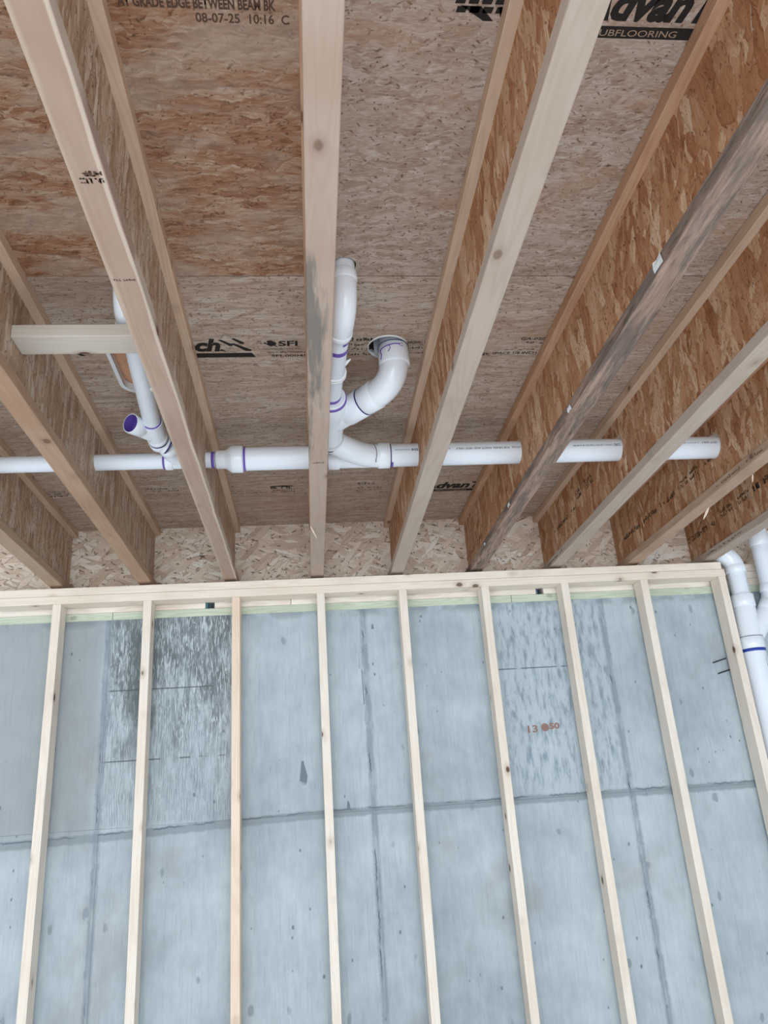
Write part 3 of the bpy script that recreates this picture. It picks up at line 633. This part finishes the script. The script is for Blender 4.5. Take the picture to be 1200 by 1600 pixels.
for i, x in enumerate(SX):
    h = .019
    tag(box('wall_stud', (x - h, .0005, FLOOR + .038), (x + h, .0885, -.0762), M_STUD_PINK if i == 2 else M_STUD, bevel=.002, seg=2), S_LAB[i], 'stud', 'studs of the framed wall')

# ---------------- blocking between two joists ----------------
bk = tag(box('wood_block', (JX[1] + WT / 2 + .0005, -1.823, .163), (JX[2] - WT / 2 - .0005, -1.735, .201), M_BLOCK, bevel=.0025, seg=2),
         'short pale board nailed flat between two joists on the left, above the pipe', 'wood block')
for k in range(6): inkstrip(scribble(.040, .007, 5, random.Random(200 + k), thick=.25), (.742 + .002 * k, -1.742 - .013 * (5 - k), .163), CX, CY, M_INK_SOFT, bk, 'end_stamp', .0005)

# ---------------- glued white drain piping ----------------
dp = empty('drain_pipe', (1.6, PY, PZ), 'glued white plastic drain pipe running through the joists with two branches up to the floor', 'pipe')
r3, r2, h3, h2 = .0445, .0302, .0505, .0355
def tube(name, pts, rad, parent=dp, mat=M_PVC_MATT, seg=40, caps=(True, True)):
    bm = bmesh.new(); sweep(bm, pts, rad, seg, caps); bmesh.ops.recalc_face_normals(bm, faces=bm.faces); return link(name, from_bm(bm, name), mat, parent)
def multi(name, items, parent=dp, mat=M_PVC):
    bm = bmesh.new()
    for pts, rad in items: sweep(bm, pts, rad, 40)
    bmesh.ops.recalc_face_normals(bm, faces=bm.faces); return link(name, from_bm(bm, name), mat, parent)
def ring(name, a, b, r, parent, mat, arc=None):
    bm = bmesh.new(); P = [Vector(a), lerp(a, b, .5), Vector(b)]
    if arc: sweep(bm, P, r, 32, arc=(R(arc[0]), R(arc[1])))
    else: sweep(bm, [P[0], lerp(a, b, .02), lerp(a, b, .98), P[2]], [r - .001, r, r, r - .001], 40)
    return link(name, from_bm(bm, name), mat, parent)
A = lambda x, dz=0: (x, PY, PZ + dz)
tube('pipe_length', [A(-2.5), A(.700)], r2)
ring('primer_ring', A(.668), A(.676), r2 + .0008, dp, M_PURPLE)
tube('pipe_length', [A(.78), A(.86)], r2)
ring('primer_ring', A(.846), A(.858), r2 + .0008, dp, M_PURPLE)
tube('pipe_length', [A(.93), A(1.30)], r3)
ring('primer_ring', A(.9655), A(.974), r3 + .001, dp, M_PURPLE)
tube('pipe_length', [A(1.50), A(3.7)], r3)
# reducer
pts = [A(.862), A(.8625), A(.866), A(.893), A(.902), A(.918), A(.924), A(.960), A(.963), A(.9635)]
tube('reducer', pts, [r2, .0345, .0355, .0355, .038, .0505, .0525, .0525, .051, .045], mat=M_PVC)
# small tee-wye on the left
lt = multi('tee_wye', [hub_prof(A(.676), A(.706), h2), ([A(.70), A(.80)], [r2 + .002] * 2), hub_prof(A(.785), A(.815), h2),
                       (arc_path([(.79, PY, PZ + .002), (.715, PY, PZ + .004), (.700, PY - .085, PZ + .014)], .06), r2 + .003),
                       hub_prof((.7035, PY - .062, PZ + .012), (.697, PY - .092, PZ + .017), h2)])
L0, L1, L2, L3, L4 = Vector((.697, PY - .088, PZ + .017)), Vector((.672, -1.052, .226)), Vector((.6685, -1.092, .230)), Vector((.6690, -1.186, .240)), Vector((.7185, -1.800, .2475))
ring('primer_ring', lerp(L0, L1, -.03), lerp(L0, L1, .12), h2 - .001, dp, M_NAVY)
tube('elbow', [L0, lerp(L0, L1, .5), L1], r2 + .004, mat=M_PVC)
multi('pipe_collar', [hub_prof(lerp(L1, L2, -.25), lerp(L1, L2, .35), h2 + .002)])
ring('primer_ring', lerp(L1, L2, .35), lerp(L1, L2, .48), h2 + .0005, dp, M_NAVY)
multi('pipe_collar', [hub_prof(lerp(L1, L2, .50), lerp(L1, L2, .95), h2 + .001)])
B0, B1 = Vector((.667, -1.105, .234)), Vector((.602, -1.208, .224))
wy = bmesh.new(); sweep(wy, [L2, lerp(L2, L3, .3), lerp(L2, L3, .6), L3], [r2 + .004, r2 + .005, h2 + .001, h2 + .001], 40)
sweep(wy, [B0, lerp(B0, B1, .55)], r2 + .003, 40)
bx = lerp(B0, B1, .55); d = (B1 - B0).normalized()
sweep(wy, [bx, bx + d * .003, B1 - d * .002, B1 - d * .0001, B1], [r2, h2, h2, h2 - .001, h2 - .0042], 40, caps=(True, False))
wyo = link('wye', from_bm(wy, 'wye'), M_PVC, dp)
bm = bmesh.new(); sweep(bm, [B1, B1 - d * .040], [h2 - .0042, h2 - .0048], 40, caps=(False, True)); link('primer_lining', from_bm(bm, 'primer_lining'), M_PURPLE, wyo)
ring('primer_ring', lerp(L3, L4, -.001), lerp(L3, L4, .016), r2 + .0022, dp, M_PURPLE)
tube('pipe_length', [lerp(L2, L3, .5), L3, L4], r2)
E1 = [(.7133, -1.735, .247), (.7185, -1.80, .248), (.723, -1.835, .252), (.726, -1.848, .30), (.726, -1.85, .3559)]
multi('elbow', [(arc_path([E1[0], (.7225, -1.846, .249), E1[4]], .07), r2 + .005), hub_prof(E1[0], lerp(E1[0], E1[1], .5), h2 + .002), hub_prof((.726, -1.85, .318), (.726, -1.85, .3555), h2 + .002)])

# large tee-wye sweeping off the main run
CW = Vector((1.2885, -1.095, .200))
ct = multi('tee_wye', [hub_prof(A(1.283), A(1.328), h3), ([A(1.32), A(1.49)], [r3 + .001] * 2), hub_prof(A(1.475), A(1.522), h3),
        (arc_path([(1.512, PY, PZ), (1.470, PY - .004, PZ - .002), (1.430, PY - .022, PZ - .006), (1.385, PY - .056, PZ - .008), (1.345, PY - .095, PZ - .008), (1.305, PY - .128, PZ - .004), (1.2890, -1.098, PZ)], .03, 5), r3 + .001)])
ring('primer_ring', A(1.274), A(1.2825), r3 + .001, dp, M_PURPLE); ring('primer_ring', A(1.5225), A(1.526), r3 + .0012, dp, M_NAVY)
ring('primer_ring', A(1.526), A(1.533), r3 + .0009, dp, M_PURPLE, (150, 290))
ring('primer_ring', (1.2885, -1.088, .2), (1.2885, -1.092, .2), r3 + .0045, dp, M_NAVY)
multi('pipe_collar', [hub_prof((1.2885, -1.0925, .2), (1.2885, -1.116, .2), r3 + .0045)])
# wye above it
W0, W1 = Vector((1.2885, -1.112, .2)), Vector((1.2885, -1.400, .2))
V0, V1, V2, V3 = Vector((1.292, -1.235, .202)), Vector((1.352, -1.298, .2085)), Vector((1.399, -1.345, .2145)), Vector((1.442, -1.388, .220))
cw = bmesh.new()
sweep(cw, [W0, W0 + Vector((0, -.004, 0)), (1.2885, -1.13, .2), (1.2885, -1.29, .2), (1.2885, -1.33, .2), (1.2885, -1.397, .2), W1], [.044, .0505, .0475, .0475, .0505, .0505, .047], 40)
sweep(cw, [V0, lerp(V0, V1, .9)], r3 + .002, 40)
q, rr_ = hub_prof(lerp(V0, V1, .85), V2, h3); sweep(cw, q, rr_, 40)
bmesh.ops.recalc_face_normals(cw, faces=cw.faces); link('wye', from_bm(cw, 'wye'), M_PVC, dp)
dv = (V3 - V2).normalized()
ring('primer_ring', V2, V2 + dv * .003, h3 - .0006, dp, M_NAVY)
# 3 inch closet elbow turning up through the floor
q, rr_ = hub_prof(V2 + dv * .004, V3, h3)
K = [V3 - dv * .005, V3, Vector((1.4985, -1.452, .226)), Vector((1.4985, -1.458, .288)), Vector((1.4985, -1.459, .352))]
be = bmesh.new(); sweep(be, q, rr_, 40)
cp = arc_path([K[0], K[2], K[4]], .095, 18); sweep(be, cp, r3 + .0035, 40)
q, rr_ = hub_prof(K[3] + Vector((0, 0, -.004)), K[4], h3 + .001); sweep(be, q, rr_, 40)
bmesh.ops.recalc_face_normals(be, faces=be.faces); link('closet_elbow', from_bm(be, 'closet_elbow'), M_PVC, dp)
# closet collar set in the hole: a wide white ring, the hollow above it dark
bm = bmesh.new(); zz = ZS
prof = [(.0655, zz - .004), (.0672, zz - .001), (.0662, zz + .017), (.0635, zz + .017), (.0635, zz - .002), (.0645, zz - .004)]
n = 44; rings = [[bm.verts.new((1.480 + r * math.cos(2 * PI * k / n), -1.462 + r * math.sin(2 * PI * k / n), z)) for k in range(n)] for r, z in prof]
for i in range(len(rings)):
    r0, r1 = rings[i], rings[(i + 1) % len(rings)]
    for k in range(n): bm.faces.new((r0[k], r0[(k + 1) % n], r1[(k + 1) % n], r1[k])).smooth = True
bmesh.ops.recalc_face_normals(bm, faces=bm.faces); link('closet_collar', from_bm(bm, 'closet_collar'), M_WHITE, dp)
bm = bmesh.new(); sweep(bm, [(1.480, -1.462, zz - .001), (1.480, -1.462, zz + .15)], .0628, 30, arc=(R(-170), R(40))); link('collar_lining', from_bm(bm, 'collar_lining'), M_WHITE, dp)
ring('primer_ring', (1.4985, -1.459, .3505), (1.4985, -1.459, .3525), h3 + .0014, dp, M_NAVY)
tube('pipe_length', [(1.4985, -1.459, .34), (1.4985, -1.459, .60)], r3)
# bushing, 2 inch pipe and its elbow
ring('primer_ring', (1.2885, -1.3935, .2), (1.2885, -1.402, .2), h3 + .0004, dp, M_PURPLE)
multi('bushing', [hub_prof((1.2885, -1.398, .2), (1.2885, -1.412, .2), .047)])
ring('primer_ring', (1.2887, -1.4115, .2), (1.289, -1.4260, .2), r2 + .0015, dp, M_PURPLE)
G = [Vector((1.289, -1.40, .2)), Vector((1.300, -1.66, .2035)), Vector((1.3055, -1.775, .205))]
tube('pipe_length', G, r2)
U = [Vector((1.3045, -1.755, .2045)), Vector((1.317, -1.866, .207)), Vector((1.3205, -1.871, .33))]
multi('elbow', [(arc_path(U, .075, 14), r2 + .0045), hub_prof(U[0], lerp(U[0], U[1], .22), h2 + .001), hub_prof((1.3202, -1.8706, .300), (1.3205, -1.871, .332), h2 + .0005)])
tube('pipe_length', [(1.3205, -1.871, .32), (1.3215, -1.872, .50)], r2)
ring('primer_ring', lerp(G[1], G[2], .66), lerp(G[1], G[2], .76), r2 + .0012, dp, M_PURPLE, (200, 330)); ring('primer_ring', lerp(G[1], G[2], .22), lerp(G[1], G[2], .38), r2 + .0011, dp, M_PURPLE, (150, 300))
# plastic J-hook hangers round the two branch pipes
def hanger(c, ax, r, label, hornto, arc=None):
    c, ax = Vector(c), Vector(ax).normalized()
    e = empty('pipe_hanger', c, label, 'pipe hanger')
    r += .0008; q = [c - ax * .008, c - ax * .0075, c + ax * .0075, c + ax * .008]
    ak = dict(arc=(R(arc[0]), R(arc[1]))) if arc else {}
    bm = bmesh.new(); sweep(bm, q, [r, r + .0045, r + .0045, r], 36, caps=(False, False), **ak)
    for z in (-.006, .006): sweep(bm, [c + ax * (z - .0015), c + ax * (z - .001), c + ax * (z + .001), c + ax * (z + .0015)], [r + .004, r + .0065, r + .0065, r + .004], 36, caps=(False, False), **ak)
    link('clamp_ring', from_bm(bm, 'clamp_ring'), M_WHITE, e)
    h = Vector(hornto); s = c + (h - c).normalized() * (r * .8); mid = (s + h) / 2 + ax * .004
    bm = bmesh.new(); sweep(bm, [s, mid, h], [.010, .0075, .002], 14); link('hook', from_bm(bm, 'hook'), M_WHITE, e)
    return e
hanger((1.2955, -1.555, .202), (G[1] - G[0]), r2, 'white plastic hook clamp round the middle branch pipe', (1.345, -1.595, .225))
hanger(tuple(lerp(L3, L4, .44)), (L4 - L3), r2, 'white plastic hook clamp on the left branch pipe, mostly behind the joist', (.742, -1.40, .215), (-115, 60))

# primer smears on the closet elbow
def smear(pts, w, parent, mat=M_PURPLE):
    bm = bmesh.new(); sweep(bm, pts, w, 8); return link('primer_smear', from_bm(bm, 'primer_smear'), mat, parent)
def on_cyl(cx, cy, r, ang, z): return (cx + r * math.cos(R(ang)), cy + r * math.sin(R(ang)), z)
hr = h3 + .0011
smear([on_cyl(1.4985, -1.459, hr, a, z) for a, z in ((205, .326), (222, .331), (245, .333), (268, .336), (288, .336))], .0022, dp)
smear([on_cyl(1.4985, -1.459, hr, a, z) for a, z in ((210, .328), (208, .318), (213, .308), (211, .297), (207, .294))], .0018, dp)
smear([on_cyl(1.4985, -1.459, hr, a, z) for a, z in ((250, .332), (251, .320), (243, .310))], .0013, dp)
smear([on_cyl(1.4985, -1.459, hr, a, z) for a, z in ((286, .336), (300, .343), (300, .330), (286, .333))], .0011, dp)

# print along the pipe, upside down from here
def ptext(s, x1, x0, h, up=0.0, mat=M_INK_GREY, **k):
    r = r3 + .0006; base = math.atan2(.04, -1.0) - up
    def bend(u, q):
        a = base + (q - h / 2) / r     # angle in the (y, z) plane, growing downwards on the -y side
        return Vector((x1 - u, PY + r * math.cos(a), PZ + r * math.sin(a)))
    return text(s, x1 - x0, h, (0, 0, 0), (1, 0, 0), (0, 1, 0), mat, dp, 'pipe_print', bend=bend, **k)
ptext('FOR DRAIN, WASTE AND VENT ONLY', 1.985, 1.775, .0105, bold=.01); ptext('ASTM D2665', 2.03, 1.995, .008); ptext('ASTM F891', 1.755, 1.69, .006)
ptext('SCH 40', 1.628, 1.603, .011, bold=.04); ptext('NSF-DWV ASTM D2665', 1.598, 1.54, .005)
ptext('CORE', 2.432, 2.405, .011, bold=.02); ptext('3 IN PVC-1120 DWV COEX SCH 40 ASTM F891', 2.400, 2.24, .007, bold=.01)
ptext('VENT ONLY', 2.832, 2.765, .009, bold=.01); ptext('3 IN PVC 40', 2.752, 2.69, .0055)

# ---------------- tub drain opening: white lipped box in the subfloor, framing seen through it ----------------
tb = empty('floor_opening_liner', (.675, -1.36, ZS), 'white plastic lip round the opening in the subfloor behind the left branch pipe', 'floor opening')
ir = rrect(.583, .767, -1.497, -1.212, .046); orr = rrect(.570, .780, -1.510, -1.196, .060)
plate('lip', orr, [ir], ZS - .007, ZS - .0005, 2, M_WHITE, tb)
plate('liner_wall', rrect(.5765, .7735, -1.5015, -1.2015, .0485), [ir], ZS - .002, ZS + .019, 2, M_WHITE, tb)
for k, (x0, x1, y0, y1, z0, z1, m) in enumerate(((.560, .627, -1.52, -1.12, ZS + .022, ZS + .11, M_FRAME), (.628, .790, -1.245, -1.14, ZS + .022, ZS + .060, M_FRAME), (.646, .790, -1.285, -1.247, ZS + .05, ZS + .11, M_TOPFL))):
    tag(box('framing_block', (x0, y0, z0), (x1, y1, z1), m, bevel=.003),
        ['pinkish framing board along the left of the floor opening', 'pinkish framing board across the wall side of the floor opening', 'browner board deeper inside the floor opening'][k], 'wood block', 'framing seen through the floor opening')

# ---------------- vertical pipes right of the stud wall ----------------
vp = empty('vent_stack', (3.39, .035, FLOOR), 'tall white plastic stack with a wye right of the end stud', 'pipe')
sx, sy = 3.392, .035
tube('pipe_length', [(sx - .008, sy, FLOOR), (sx - .008, sy, -.40)], .057, vp)
ring('blue_band', (sx - .008, sy, -.464), (sx - .008, sy, -.449), .0585, vp, M_BLUE)
tube('pipe_length', [(sx, sy, -.22), (sx, sy, -.02)], r3, vp)
q1, p1 = hub_prof((sx - .008, sy, -.448), (sx - .008, sy, -.390), .0615)
q2, p2 = hub_prof((sx, sy, -.235), (sx, sy, -.172), .0555, .006)
q3, p3 = hub_prof((3.505, sy, -.262), (3.535, sy, -.215), .0505)
multi('wye', [(q1, p1), (q2, p2), ([(sx - .008, sy, -.40), (sx - .004, sy, -.30), (sx, sy, -.20)], [.058, .055, .052]),
              ([(sx + .0, sy, -.395), (3.51, sy, -.255)], [.050, .048]), (q3, p3)], vp)
ring('seam_ring', (sx - .008, sy, -.391), (sx - .008, sy, -.3885), .0612, vp, M_INK_GREY)
bt = [(sx, sy, -.052), (sx, sy, -.012), (sx - .01, sy, .012), (sx - .045, sy + .01, .045), (sx - .060, sy + .012, .060)]
multi('elbow', [(arc_path([(sx, sy, -.04), (sx, sy, .015), (sx - .062, sy + .005, .062)], .05), r3 + .003), hub_prof((sx, sy, -.054), (sx, sy, -.016), h3)], vp)
tube('pipe_length', arc_path([(3.525, sy, -.235), (3.556, sy, -.165), (3.556, sy, .12)], .05), r3, vp)
multi('pipe_collar', [hub_prof((3.556, sy, .088), (3.556, sy, .150), h3)], vp)
tube('pipe_length', [(3.556, sy, .14), (3.556, sy, ZS - .0002)], r3 + .002, vp)
multi('pipe_collar', [hub_prof((3.55, sy, -.165), (3.5555, sy, -.125), h3)], vp)
ring('seam_ring', (3.5555, sy, -.123), (3.5555, sy, -.121), r3 + .001, vp, M_INK_GREY)
# thin print line down the big pipe
def vline(z0, z1, r, cx, ang, w, n, seed, name='pipe_print'):
    rg = random.Random(seed); bm = bmesh.new(); z = z0
    while z < z1:
        L = rg.uniform(.004, .012); a0 = R(ang); da = w / r
        vs = [bm.verts.new((cx + r * math.cos(a), sy + r * math.sin(a), zz)) for a, zz in ((a0, z), (a0 + da, z), (a0 + da, z + L), (a0, z + L))]
        bm.faces.new(vs); z += L + rg.uniform(.002, .006)
    link(name, from_bm(bm, name), M_INK_GREY, vp)
vline(-1.6, -.50, .0574, sx - .008, -62, .0022, 8, 3); vline(-.165, -.06, r3 + .0004, sx, -60, .0022, 8, 4)

# two cut form rods left in the concrete
for z, dz, lab in ((-.494, .0, 'upper thin dark steel rod sticking out of the concrete by the end stud'), (-.549, .0, 'lower thin dark steel rod sticking out of the concrete by the end stud')):
    x0 = 3.197 if z > -.52 else 3.211
    bm = bmesh.new(); sweep(bm, [(x0, YC + .03, z), (x0 + .004, YC - .002, z + .001), (x0 + .070, YC - .012, z + .018)], .0034, 10)
    tag(link('form_rod', from_bm(bm, 'form_rod'), M_ROD), lab, 'steel rod', 'steel rods in the concrete')

# red crayon number and chipped spot on the concrete
wb = bpy.data.objects['wall_back']
text('13', .050, .034, (2.212, YC, -.776), (1, 0, 0), (0, 0, 1), M_REDMARK, wb, 'crayon_number', bold=.03)
inkstrip([circle(.020, .018, .019, 16)], (2.278, YC, -.773), (1, 0, 0), (0, 0, 1), M_REDMARK, wb, 'crayon_mark')
text('50', .052, .030, (2.318, YC, -.766), (1, 0, 0), (0, 0, 1), M_REDMARK, wb, 'crayon_number', bold=.05)
M_CHIP = plain('chipped_concrete', srgb(118, 130, 138), .9, .2)
for pts, o in (([(0, 0), (.03, -.012), (.036, .02), (.018, .09), (.012, .085), (.01, .09)], (1.128, YC, -.925)), ([(0, 0), (.018, 0), (.014, .03), (.006, .04)], (1.335, YC, -1.06)),
               ([(0, 0), (.014, 0), (.012, .02), (.005, .026)], (1.495, YC, -.24)), ([(0, 0), (.004, 0), (.002, .16), (-.002, .17)], (1.438, YC, -.60)), ([(0, 0), (.003, 0), (.002, .07)], (1.425, YC, -.43))):
    inkstrip([pts], o, (1, 0, 0), (0, 0, 1), M_CHIP, wb, 'chip')
